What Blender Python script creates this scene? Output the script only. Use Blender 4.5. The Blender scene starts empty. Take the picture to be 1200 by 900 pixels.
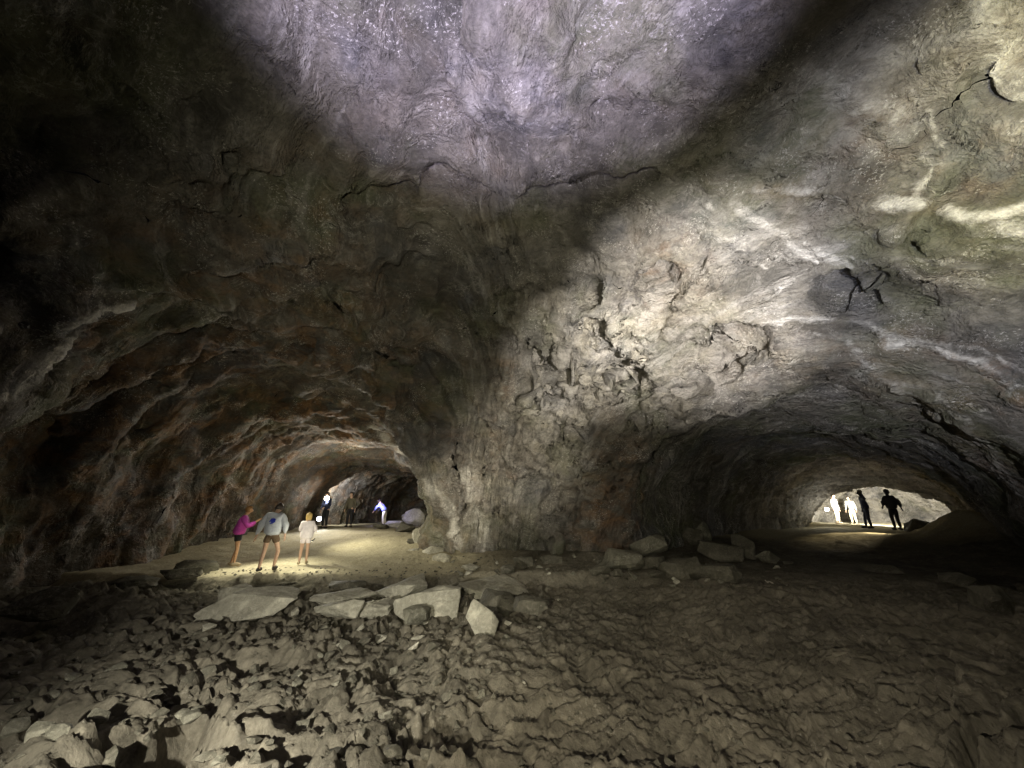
import bpy, bmesh, math, random, time
import numpy as np
from mathutils import Vector, Matrix
from mathutils.bvhtree import BVHTree
T0 = time.time()
random.seed(11)
RNG = np.random.RandomState(7)
S = bpy.context.scene
COL = S.collection

# ------------------------------------------------------------------ camera, world, exposure
CAM = np.array([0.0, 0.0, 1.65])
FPX = 451.0                       # focal length in pixels of a 1200 px wide frame
PITCH = math.radians(17.5)
cd = bpy.data.cameras.new('camera'); cam = bpy.data.objects.new('camera', cd); COL.objects.link(cam)
cam.location = CAM; cam.rotation_euler = (math.radians(90) + PITCH, 0, 0)
cd.sensor_width = 36; cd.lens = 36 * FPX / 1200; cd.clip_end = 500; cd.clip_start = 0.05
S.camera = cam
W = bpy.data.worlds.new('World'); S.world = W; W.use_nodes = True
W.node_tree.nodes['Background'].inputs[0].default_value = (0.01, 0.01, 0.012, 1)
W.node_tree.nodes['Background'].inputs[1].default_value = 0.1
S.view_settings.view_transform = 'Standard'; S.view_settings.look = 'None'
S.view_settings.exposure = 0.0; S.view_settings.gamma = 1.0
S.cycles.use_denoising = True; S.cycles.use_adaptive_sampling = True; S.cycles.adaptive_threshold = 0.03
S.cycles.max_bounces = 4; S.cycles.diffuse_bounces = 3; S.cycles.glossy_bounces = 1

def ray(u, v):
    a = (u - 600) / FPX; s = (450 - v) / FPX
    c, k = math.cos(PITCH), math.sin(PITCH)
    return np.array([a, c - k * s, k + c * s])
def at(u, v, t):                  # point seen at photo position (u, v), t metres deep
    return CAM + ray(u, v) * t
def on_z(u, v, z=0.0):
    d = ray(u, v); return CAM + d * ((z - CAM[2]) / d[2])

# ------------------------------------------------------------------ lights: the visitors' torches and head lamps, plus added fill
def spot(name, loc, target, watts, colour, angle, blend, radius=0.03):
    l = bpy.data.lights.new(name, 'SPOT'); l.energy = watts; l.color = colour
    l.spot_size = math.radians(angle); l.spot_blend = blend; l.shadow_soft_size = radius
    o = bpy.data.objects.new(name, l); COL.objects.link(o); o.location = loc
    o.rotation_euler = (Vector(target) - Vector(loc)).to_track_quat('-Z', 'Y').to_euler(); return o
def point(name, loc, watts, colour, radius=0.05):
    l = bpy.data.lights.new(name, 'POINT'); l.energy = watts; l.color = colour; l.shadow_soft_size = radius
    o = bpy.data.objects.new(name, l); COL.objects.link(o); o.location = loc; return o
# torches in the photographer's party, standing beside and behind the camera, plus added fill lights
spot('torch_light_ceiling', (-0.4, 0.1, 1.9), at(600, -190, 8), 8600, (0.76, 0.70, 1.0), 66, 0.7, 0.03)
spot('torch_and_fill_wall', (2.2, 0.6, 1.6), at(790, 360, 12), 10500, (1.0, 0.95, 0.89), 40, 0.85, 0.03)
spot('torch_and_fill_wall', (2.6, 0.3, 1.5), at(675, 420, 12), 6800, (1.0, 0.95, 0.86), 25, 0.7, 0.03)  # added spot, breaks up the round edge of the wall pool
spot('torch_and_fill_wall', (0.9, 0.2, 1.5), at(612, 525, 12), 4600, (1.0, 0.93, 0.76), 25, 0.9, 0.03)  # added fill to brighten the pillar face
spot('torch_and_fill_wall', (-1.8, 0.6, 1.4), at(520, 595, 12), 4800, (1.0, 0.92, 0.70), 19, 0.9, 0.03)  # added fill to brighten the pillar's left edge
spot('torch_light_right', (2.2, -0.4, 1.5), at(1070, 300, 10), 4300, (0.92, 0.93, 1.0), 60, 0.9, 0.04)
spot('torch_light_right', (1.6, 0.2, 1.4), at(940, 335, 10), 900, (0.45, 0.56, 1.0), 18, 1.0, 0.04)
spot('torch_light_yellow', (3.4, -0.4, 1.8), at(1220, 120, 8), 3900, (1.0, 0.92, 0.44), 48, 0.9, 0.04)
spot('torch_light_floor', (-2.3, 0.7, 1.05), at(440, 770, 7), 1450, (1.0, 0.95, 0.82), 72, 0.95, 0.03)
spot('torch_light_floor', (-0.5, 0.2, 1.2), at(830, 810, 8), 850, (1.0, 0.91, 0.72), 80, 1.0, 0.03)
spot('fill_light_spill', (-0.5, -0.6, 1.9), at(580, 400, 10), 1500, (1.0, 0.95, 0.72), 100, 1.0, 0.15)  # added wide fill standing in for dim ambient light

# ------------------------------------------------------------------ noise
LAT = RNG.rand(64, 64, 64).astype(np.float32) * 2 - 1
def vnoise(p):
    i = np.floor(p).astype(np.int32); f = (p - i).astype(np.float32); f = f * f * f * (f * (f * 6 - 15) + 10)
    i0 = i & 63; i1 = (i + 1) & 63
    X0, Y0, Z0 = i0[:, 0], i0[:, 1], i0[:, 2]; X1, Y1, Z1 = i1[:, 0], i1[:, 1], i1[:, 2]
    fx, fy, fz = f[:, 0], f[:, 1], f[:, 2]
    def L(a, b, t): return a + (b - a) * t
    return L(L(L(LAT[X0, Y0, Z0], LAT[X1, Y0, Z0], fx), L(LAT[X0, Y1, Z0], LAT[X1, Y1, Z0], fx), fy),
             L(L(LAT[X0, Y0, Z1], LAT[X1, Y0, Z1], fx), L(LAT[X0, Y1, Z1], LAT[X1, Y1, Z1], fx), fy), fz)
ROT = np.array([[0.36, 0.48, -0.8], [-0.8, 0.6, 0.0], [0.48, 0.64, 0.6]])
def fbm(p, octs=4, gain=0.5, ridged=False):
    s = np.zeros(len(p), np.float32); a = 1.0; q = np.asarray(p, np.float64); tot = 0
    for k in range(octs):
        n = vnoise(q + 17.3 * k)
        s += a * ((1 - 2 * np.abs(n)) if ridged else n); tot += a
        a *= gain; q = (q @ ROT) * 2.03
    return s / tot * 1.4
LC = RNG.rand(256, 256, 3)
def worley2(x, y):
    ix = np.floor(x).astype(int); iy = np.floor(y).astype(int)
    F1 = np.full(x.shape, 9.0); F2 = F1.copy(); idr = np.zeros(x.shape); tx = np.zeros(x.shape); ty = np.zeros(x.shape)
    for a in (-1, 0, 1):
        for b in (-1, 0, 1):
            c = LC[(ix + a) & 255, (iy + b) & 255]
            dx = x - (ix + a + c[..., 0]); dy = y - (iy + b + c[..., 1]); d = np.hypot(dx, dy)
            m = d < F1
            F2 = np.where(m, F1, np.minimum(F2, d)); F1 = np.where(m, d, F1)
            idr = np.where(m, c[..., 2], idr); tx = np.where(m, dx, tx); ty = np.where(m, dy, ty)
    return F1, F2, idr, tx, ty
def sstep(a, b, x):
    t = np.clip((x - a) / (b - a), 0, 1); return t * t * (3 - 2 * t)

# ------------------------------------------------------------------ the hollow of the cave (negative = air)
# tunnel stations: x, y, half width, ceiling height
LEFT = [(-4.6, 4.5, 5.0, 6.6), (-6.9, 10.5, 4.8, 6.1), (-7.2, 14.0, 4.4, 5.2), (-7.4, 18.5, 4.1, 4.3), (-7.3, 24.0, 4.1, 4.0), (-5.8, 30.5, 3.8, 4.0), (-1.0, 36.0, 3.4, 4.0)]
RIGHT = [(3.8, 5.5, 4.6, 5.4), (7.4, 11.0, 4.8, 4.7), (11.0, 14.6, 4.5, 4.3), (14.8, 17.5, 3.8, 3.7), (18.5, 20.3, 2.95, 2.65), (21.0, 22.9, 4.4, 4.2), (21.9, 24.0, 4.4, 4.2)]
def tube(P, st, p=2.3):
    out = None
    for (x0, y0, w0, h0), (x1, y1, w1, h1) in zip(st[:-1], st[1:]):
        ex, ey = x1 - x0, y1 - y0; L2 = ex * ex + ey * ey
        t = np.clip(((P[..., 0] - x0) * ex + (P[..., 1] - y0) * ey) / L2, 0, 1)
        d = np.hypot(P[..., 0] - x0 - t * ex, P[..., 1] - y0 - t * ey)
        w = w0 + (w1 - w0) * t; h = h0 + (h1 - h0) * t
        z = np.maximum(P[..., 2], 0.0)
        f = ((np.power(d / w, p) + np.power(z / h, p)) ** (1 / p) - 1) * np.minimum(w, h)
        out = f if out is None else smin(out, f, 0.25)
    return out
def smin(a, b, k):
    h = np.clip(0.5 + 0.5 * (b - a) / k, 0, 1); return b + (a - b) * h - k * h * (1 - h)
def base_field(P):
    x, y, z = P[..., 0], P[..., 1], np.maximum(P[..., 2], 0)
    r = (np.power(np.abs(x - 0.2) / 10.4, 2.3) + np.power(np.abs(y - 1.5) / 12.4, 2.3) + np.power(z / 8.9, 2.3)) ** (1 / 2.3)
    hall = (r - 1) * 8.9
    f = smin(hall, tube(P, LEFT), 1.0)
    return smin(f, tube(P, RIGHT, 2.1), 0.45)
def cast(u, v):
    d = ray(u, v); n = np.linalg.norm(d); d = d / n; t = 0.5
    for _ in range(160):
        f = float(base_field((CAM + d * t)[None])[0])
        if f > -0.01: break
        t += max(-f * 0.35, 0.02)
    return CAM + d * t

def flatten(q):
    c0 = np.array([.2, 1.5, 0.]); Vr = q - c0
    rr = (np.power(np.abs(Vr[:, 0]) / 10.4, 2.3) + np.power(np.abs(Vr[:, 1]) / 12.4, 2.3) + np.power(np.maximum(q[:, 2], 0) / 8.9, 2.3)) ** (1 / 2.3)
    return c0 + Vr / np.maximum(rr, .3)[:, None], rr
def ledges(q):
    # shelves of crust peeling away in rings around both tunnel mouths: phase 0..1 and strength
    q, rr = flatten(q); tr = tube(q, RIGHT, 2.1); tl = tube(q, LEFT); n = fbm(q * .33 + 61, 2)
    pr_ = tr * .95 + 1.3 * n; pl_ = tl * 1.15 + 1.2 * n
    wr = sstep(-.1, .5, tr) * (1 - sstep(4.5, 6.5, tr)) * sstep(-1, 2, q[:, 0]); wl = sstep(-1.5, -.3, tl) * 0 + sstep(0.05, .6, tl) * (1 - sstep(2.5, 4.5, tl)) * sstep(2, -1, q[:, 0])
    patch = sstep(-.25, .2, fbm(q * .45 + 140, 2))
    # each shelf swells, then breaks off over its last seventh
    return pr_ - np.floor(pr_), wr * patch, pl_ - np.floor(pl_), wl * patch
def shelf(a): return a ** 1.7 * (1 - sstep(.84, 1.0, a)) - .28
# hollows broken into the bright wall between the tunnels, (u, v, radii in metres)
PITS = [(662, 440, .50, .55, .42), (716, 452, .42, .5, .40), (803, 459, .42, .4, .26), (688, 396, .30, .5, .17), (690, 345, .26, .4, .20), (850, 412, .75, .35, .5),
        (675, 500, .35, .5, .45), (625, 470, .3, .4, .2), (820, 400, .3, .4, .22), (765, 492, .5, .5, .25), (770, 330, .4, .2, .6), (1000, 345, .5, .2, .3), (640, 415, .25, .3, .2), (745, 440, .2, .4, .3)]
def field(P):
    f = base_field(P).astype(np.float32); sh = f.shape; f = f.ravel(); Q = P.reshape(-1, 3)
    m = np.abs(f) < 1.6; q = Q[m]
    wq = q + 0.6 * np.stack([vnoise(q * .6 + 5), vnoise(q * .6 + 25), vnoise(q * .6 + 45)], 1)
    calm = (1 - .45 * sstep(14, 19, np.hypot(q[:, 0], q[:, 1]))) * (1 - .75 * np.exp(-((q - np.array([9.6, 7.6, 2.6])) ** 2).sum(1) / 9.0))
    d = 0.62 * calm * fbm(wq * 0.32, 3) + 0.16 * calm * fbm(wq * 0.8 + 9, 2, ridged=True)
    # ribs that follow the round of the left tunnel wall
    d += .34 * .8 * fbm(q * np.array([.25, 1.15, .30]) + .4 * vnoise(q * .7)[:, None] + 200, 3, ridged=True) * sstep(-2.5, -5.5, q[:, 0])
    sr, wr, sl, wl = ledges(q)
    d += .36 * shelf(sr) * wr + .38 * shelf(sl) * wl
    # broken blocky rock on the nose of the pillar
    pm = np.exp(-(((q[:, 0] - 2.2) / 3.2) ** 2 + ((q[:, 1] - 12.5) / 3.5) ** 2 + ((q[:, 2] - 4.2) / 3.0) ** 2))
    d += pm * 0.30 * fbm(wq * np.array([1.6, 1.6, 2.4]) + 3, 3, ridged=True)
    g = f[m] + d
    f[m] = g
    return f.reshape(sh)

def axis(*segs):
    a = [segs[0][0]]
    for s0, s1, st in segs:
        n = max(1, round((s1 - s0) / st)); a += list(np.linspace(s0, s1, n + 1)[1:])
    return np.array(a)
AX = axis((-15, -10.5, .14), (-10.5, 12.5, .10), (12.5, 30, .17)); AY = axis((-13, 2, .45), (2, 18, .10), (18, 42, .2)); AZ = axis((-.9, 10.4, .10))
def build_field():
    F = np.empty((len(AX), len(AY), len(AZ)), np.float32)
    for i in range(0, len(AX), 24):
        g = np.stack(np.meshgrid(AX[i:i + 24], AY, AZ, indexing='ij'), -1); F[i:i + 24] = field(g)
    return F
F = build_field()
print('field', F.shape, round(time.time() - T0, 1))
def surface_nets(F):
    neg = F < 0
    c = neg[:-1, :-1, :-1].astype(np.int8)
    for a in (0, 1):
        for b in (0, 1):
            for e in (0, 1):
                if a + b + e: c = c + neg[a:a + F.shape[0] - 1, b:b + F.shape[1] - 1, e:e + F.shape[2] - 1]
    act = (c > 0) & (c < 8)
    I = np.argwhere(act); idx = -np.ones(act.shape, np.int32); idx[act] = np.arange(len(I))
    acc = np.zeros((len(I), 3)); cnt = np.zeros(len(I))
    corners = [(a, b, e) for a in (0, 1) for b in (0, 1) for e in (0, 1)]
    for p in corners:
        for ax in range(3):
            if p[ax]: continue
            q = list(p); q[ax] = 1
            A = I + p; B = I + q
            fa = F[A[:, 0], A[:, 1], A[:, 2]]; fb = F[B[:, 0], B[:, 1], B[:, 2]]
            m = (fa < 0) != (fb < 0)
            t = np.where(m, fa / np.where(m, fa - fb, 1), 0)
            pa = np.stack([AX[A[:, 0]], AY[A[:, 1]], AZ[A[:, 2]]], 1); pb = np.stack([AX[B[:, 0]], AY[B[:, 1]], AZ[B[:, 2]]], 1)
            acc += np.where(m[:, None], pa + (pb - pa) * t[:, None], 0); cnt += m
    V = acc / cnt[:, None]
    quads = []
    for ax in range(3):
        s0 = [slice(1, -1)] * 3; s1 = [slice(1, -1)] * 3; s0[ax] = slice(0, -1); s1[ax] = slice(1, None)
        A = neg[tuple(s0)]; B = neg[tuple(s1)]
        E = np.argwhere(A != B); off = np.ones(3, int); off[ax] = 0
        a_in = A[tuple(E.T)]; E = E + off
        o1, o2 = [k for k in range(3) if k != ax]
        def cell(d1, d2):
            C = E.copy(); C[:, o1] -= d1; C[:, o2] -= d2; return idx[C[:, 0], C[:, 1], C[:, 2]]
        q = np.stack([cell(1, 1), cell(0, 1), cell(0, 0), cell(1, 0)], 1)
        flip = a_in if ax != 1 else ~a_in          # wind so that normals point into the air
        q[flip] = q[flip][:, ::-1]
        quads.append(q)
    return V, np.concatenate(quads)
V, Q = surface_nets(F)
Q = Q[(V[Q].mean(1)[:, 2] > -0.75) & (Q.min(1) >= 0)]
del F
print('hull', V.shape, Q.shape, round(time.time() - T0, 1))
def vnormals(V, Q):
    n = np.cross(V[Q[:, 2]] - V[Q[:, 0]], V[Q[:, 3]] - V[Q[:, 1]]); N = np.zeros_like(V)
    for k in range(4): 
        for a in range(3): N[:, a] += np.bincount(Q[:, k], n[:, a], len(V))
    return N / np.maximum(np.linalg.norm(N, axis=1), 1e-9)[:, None]
N = vnormals(V, Q)

# strokes along the rock: ridges, cracks, mineral seams and some painted light (photo positions cast onto the rock)
# (points, width m, relief m (+ out of the wall), mineral, rust)
STROKES = [
    ([(840, 215), (930, 222), (1020, 232), (1100, 250), (1200, 272)], .13, .07, .8, .3),
    ([(1085, 130), (1100, 165), (1075, 215), (1070, 240)], .09, .05, .8, .1),
    ([(850, 225), (900, 262), (960, 300), (1000, 318)], .14, .06, .75, 0),
    ([(700, 250), (760, 240), (830, 262), (880, 290)], .22, .06, .55, 0),
    ([(860, 385), (930, 374), (1000, 380), (1060, 400)], .13, .10, .8, .2),
    ([(1040, 400), (1100, 402), (1150, 425), (1200, 462)], .12, .12, .85, .9),
    ([(1100, 455), (1140, 490), (1170, 530), (1205, 580)], .15, .07, .6, .35),
    ([(880, 405), (960, 412), (1030, 440), (1090, 462), (1200, 468)], .12, .10, .55, .4),
    ([(860, 478), (930, 478), (1000, 498), (1060, 530), (1100, 560)], .26, .12, .5, 0),
    ([(730, 500), (790, 488), (860, 480)], .22, .10, .6, .1),
    ([(940, 85), (1000, 110), (1060, 150)], .35, .05, .6, 0),
    ([(1150, 0), (1165, 60), (1200, 95)], .22, .25, .8, .3),
    ([(0, 460), (40, 422), (85, 392)], .24, .22, .95, 0),  # ridge catching light, its brightness painted as pale mineral
    ([(78, 380), (110, 362), (148, 350)], .16, .20, .9, 0),  # same here: light on the ridge painted pale
    ([(410, 240), (470, 222), (512, 208)], .13, -.50, .0, 0),
    ([(512, 212), (560, 226), (610, 232), (680, 228), (760, 205)], .12, -.40, .0, 0),
    ([(512, 214), (530, 250), (560, 300)], .14, .16, .35, 0),
    ([(470, 250), (520, 310), (560, 380)], .16, .14, .3, 0),
    ([(440, 500), (470, 530), (505, 568), (530, 610), (540, 648)], .34, .05, .85, .2),
    ([(545, 560), (560, 600), (570, 650)], .50, .04, .7, .2),
    ([(500, 480), (540, 530), (575, 560)], .35, .0, .3, .3),
    ([(160, 665), (185, 620), (200, 560)], .40, .22, .55, .1),
    ([(340, 620), (350, 590), (372, 556)], .22, .16, .5, 0),
    ([(322, 615), (335, 575), (360, 548)], .15, .10, .5, .4),
    ([(285, 600), (300, 570), (330, 540)], .15, .14, .2, .9),
    ([(230, 620), (250, 580), (290, 540)], .15, .14, .2, .7),
    ([(100, 600), (140, 540), (210, 480)], .22, .18, .2, .8),
    ([(40, 640), (80, 560), (150, 470)], .25, .20, .15, .6),
    ([(270, 500), (340, 480), (420, 490)], .30, .14, .1, .8),
    ([(300, 520), (380, 505), (450, 520)], .18, .10, .3, .8),
    ([(270, 470), (360, 455), (450, 470), (520, 510)], .16, .16, .15, .3),
    ([(700, 640), (705, 580), (730, 530)], .45, .10, .15, .9),
    ([(745, 620), (750, 580), (770, 540)], .12, .12, .35, .7),
    ([(800, 560), (830, 525), (880, 510)], .12, .14, .25, .1),
    ([(590, 430), (582, 500), (600, 560)], .16, .14, .55, .6),
    ([(780, 290), (785, 330), (780, 360)], .30, -.05, 0, 1.0),
    ([(640, 420), (720, 400), (800, 395), (880, 400)], .10, .12, .5, 0),
    ([(610, 460), (680, 470), (740, 480), (800, 470)], .12, .14, .5, 0),
    ([(830, 300), (845, 360), (850, 420)], .10, .12, .4, .4),
    ([(730, 410), (738, 450), (742, 480)], .08, .12, .8, 0),
    ([(870, 425), (960, 425), (1050, 450), (1120, 495), (1180, 555)], .50, .06, .55, .45),
    ([(1010, 180), (1090, 190), (1180, 210)], .5, .0, .3, .4),
    ([(640, 450), (680, 490), (760, 480)], .45, .0, .55, .1),  # flat pale wash, paints the bright pool of light on the pillar
    ([(830, 230), (870, 290), (905, 320), (920, 345)], .07, .05, .8, 0),
    ([(905, 235), (935, 270), (985, 300), (1045, 318)], .07, .05, .75, 0),
    ([(990, 255), (1060, 285), (1130, 300), (1200, 300)], .07, .06, .6, .2),
    ([(1000, 222), (1060, 232), (1130, 262), (1200, 250)], .08, .06, .9, .1),
    ([(1125, 305), (1160, 288), (1200, 296)], .06, .08, .6, 0),
    ([(1095, 330), (1140, 322), (1200, 330)], .06, .06, .5, 0),
    ([(950, 390), (985, 400), (1020, 425), (1055, 450)], .07, .08, .7, .1),
    ([(1065, 90), (1085, 150), (1100, 200)], .07, .04, .7, 0),
    ([(880, 80), (905, 110), (925, 150), (945, 160)], .12, .03, .6, 0),
    ([(1130, 440), (1165, 455), (1200, 500)], .08, .08, .6, .5),
    ([(1105, 400), (1150, 408), (1200, 440)], .06, .08, .8, .5),
    ([(920, 420), (960, 440), (1020, 450)], .07, .07, .5, .2),
    ([(940, 500), (1000, 520), (1040, 550)], .08, .07, .4, .2),
    ([(460, 30), (520, 90), (560, 160), (590, 210)], .10, -.12, .1, .2),
    ([(300, 40), (370, 110), (440, 170), (490, 200)], .10, .08, .2, .1),
    ([(690, 60), (740, 110), (790, 130)], .10, -.12, .2, .2),
    ([(640, 480), (700, 510), (720, 540)], .08, .08, .4, .1),
    ([(660, 330), (690, 370), (730, 400)], .07, .12, .4, 0),
    ([(560, 470), (580, 540), (590, 620)], .12, .14, .25, .5),
]
def hit(u, v, bvh):
    d = Vector(ray(u, v)).normalized(); h = bvh.ray_cast(Vector(CAM), d)
    return np.array(h[0]) if h[0] is not None else cast(u, v)
BV0 = BVHTree.FromPolygons([tuple(v) for v in V], Q.tolist())
sr, wr, sl, wl = ledges(V)
mineral = .55 * wr * (np.exp(-((sr - .93) / .12) ** 2) + .5 * np.exp(-((sr - .05) / .1) ** 2)) * sstep(1, 4, V[:, 0]) * sstep(-.5, .3, fbm(V * .9 + 7, 2))
rust = np.zeros(len(V)); relief = np.zeros(len(V))
WB = np.stack([vnoise(V * 1.3 + 3), vnoise(V * 1.3 + 33), vnoise(V * 1.3 + 63)], 1) * 0.12
VW = V + WB
for pts, w, rel, mi, ru in STROKES:
    P3 = [hit(*p, BV0) for p in pts]; best = np.full(len(V), 99.0)
    lo = np.min(P3, 0) - 1.6; hi = np.max(P3, 0) + 1.6
    sel = np.where(np.all((V > lo) & (V < hi), 1))[0]
    if not len(sel): continue
    q = VW[sel]; b = np.full(len(sel), 99.0)
    for a, c in zip(P3[:-1], P3[1:]):
        e = c - a; t = np.clip(((q - a) @ e) / (e @ e + 1e-9), 0, 1); b = np.minimum(b, np.linalg.norm(q - a - t[:, None] * e, axis=1))
    g = np.exp(-(b / (w * 1.25)) ** 2)
    mineral[sel] = np.maximum(mineral[sel], mi * g); rust[sel] = np.maximum(rust[sel], ru * np.exp(-(b / (w * 2)) ** 2))
    relief[sel] += rel * g
for u, v, a, b, e in PITS:
    c = hit(u, v, BV0); sel = np.where(np.abs(V - c).max(1) < 1.6)[0]; q = V[sel] + WB[sel] * .6 - c
    rr = np.sqrt((q[:, 0] / (a * 1.35)) ** 2 + (q[:, 1] / (b * 2.4)) ** 2 + (q[:, 2] / (e * 1.4)) ** 2)
    relief[sel] -= .80 * np.exp(-rr ** 5); mineral[sel] *= 1 - .9 * np.exp(-rr ** 4)
# broad tints: pale crusted wall between the tunnels, lamp glow whitened into pillar and far chamber, browner left side
def blob(c, r): return np.exp(-(((V - c) / r) ** 2).sum(1))
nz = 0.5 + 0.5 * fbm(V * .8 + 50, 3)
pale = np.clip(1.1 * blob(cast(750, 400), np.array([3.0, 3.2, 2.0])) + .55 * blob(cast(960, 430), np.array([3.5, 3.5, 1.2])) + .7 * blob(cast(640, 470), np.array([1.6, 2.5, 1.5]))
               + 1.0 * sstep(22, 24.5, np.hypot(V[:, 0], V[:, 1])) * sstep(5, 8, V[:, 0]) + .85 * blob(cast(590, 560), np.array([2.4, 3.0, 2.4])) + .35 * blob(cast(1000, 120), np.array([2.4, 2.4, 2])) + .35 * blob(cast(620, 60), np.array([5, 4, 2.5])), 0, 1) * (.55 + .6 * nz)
band = .5 + .5 * fbm(V * np.array([.3, 1.5, .35]) + 200, 3)
rust = np.clip(rust * .7 + (.25 + .75 * sstep(-1.0, -6.0, V[:, 0])) * sstep(1.5, -1, V[:, 0]) * 1.0 * band * sstep(4, 8, V[:, 1]) + .45 * blob(cast(720, 600), np.array([1.2, 1.6, 1.2])), 0, 1)
c0 = np.array([.2, 1.5, 0.]); Vr = V - c0
rr = (np.power(np.abs(Vr[:, 0]) / 10.4, 2.3) + np.power(np.abs(Vr[:, 1]) / 12.4, 2.3) + np.power(np.maximum(V[:, 2], 0) / 8.9, 2.3)) ** (1 / 2.3)
VP = c0 + Vr / np.maximum(rr, .3)[:, None]            # bumps flattened away, so that the bands run on across them
trv = np.maximum(tube(VP, RIGHT, 2.1), -.4); tlv = np.maximum(tube(VP, LEFT), -.4); side = sstep(-3.5, .5, VP[:, 0])
inn = sstep(1.12, 1.3, rr)
flow = side * ((1 - inn) * trv + .5 * (V[:, 0] * .67 + V[:, 1] * .74) * sstep(1.0, 1.4, rr)) + (1 - side) * ((1 - inn) * tlv + .5 * V[:, 1])
V = V + N * relief[:, None]

# ------------------------------------------------------------------ node helpers
def new_mat(name):
    m = bpy.data.materials.new(name); m.use_nodes = True; nt = m.node_tree; nt.nodes.clear(); return m, nt
class NT:
    def __init__(s, nt): s.t = nt
    def n(s, k, **kw):
        o = s.t.nodes.new(k)
        for a, b in kw.items(): setattr(o, a, b)
        return o
    def set(s, sock, v):
        if isinstance(v, bpy.types.NodeSocket): s.t.links.new(v, sock)
        elif v is not None: sock.default_value = v
    def math(s, op, a, b=None, c=None, clamp=False):
        o = s.n('ShaderNodeMath', operation=op, use_clamp=clamp); s.set(o.inputs[0], a); s.set(o.inputs[1], b)
        if c is not None: s.set(o.inputs[2], c)
        return o.outputs[0]
    def noise(s, vec, scale, detail=4, rough=.55, dist=0, kind='FBM', out=0):
        o = s.n('ShaderNodeTexNoise', noise_type=kind); s.set(o.inputs['Vector'], vec); o.inputs['Scale'].default_value = scale
        o.inputs['Detail'].default_value = detail; o.inputs['Roughness'].default_value = rough; o.inputs['Distortion'].default_value = dist
        return o.outputs[out]
    def vor(s, vec, scale, feature='F1', out='Distance', rnd=1.0):
        o = s.n('ShaderNodeTexVoronoi', feature=feature); s.set(o.inputs['Vector'], vec); o.inputs['Scale'].default_value = scale
        o.inputs['Randomness'].default_value = rnd; return o.outputs[out]
    def mapr(s, v, a, b, c=0., d=1.):
        o = s.n('ShaderNodeMapRange', interpolation_type='SMOOTHSTEP'); s.set(o.inputs[0], v)
        for k, x in zip((1, 2, 3, 4), (a, b, c, d)): s.set(o.inputs[k], x)
        return o.outputs[0]
    def mix(s, f, a, b, mode='MIX'):
        o = s.n('ShaderNodeMix', data_type='RGBA', blend_type=mode); s.set(o.inputs[0], f); s.set(o.inputs[6], a); s.set(o.inputs[7], b); return o.outputs[2]
    def scale(s, vec, sc, rot=(0, 0, 0)):
        o = s.n('ShaderNodeMapping'); s.set(o.inputs[0], vec); o.inputs['Rotation'].default_value = rot; o.inputs['Scale'].default_value = sc; return o.outputs[0]
    def attr(s, name): return s.n('ShaderNodeAttribute', attribute_name=name).outputs['Fac']
    def vadd(s, a, b):
        o = s.n('ShaderNodeVectorMath', operation='ADD'); s.set(o.inputs[0], a); s.set(o.inputs[1], b); return o.outputs[0]
    def vmul(s, a, k):
        o = s.n('ShaderNodeVectorMath', operation='SCALE'); s.set(o.inputs[0], a); o.inputs['Scale'].default_value = k; return o.outputs[0]
def rgb(*c): return (*c, 1)
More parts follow.
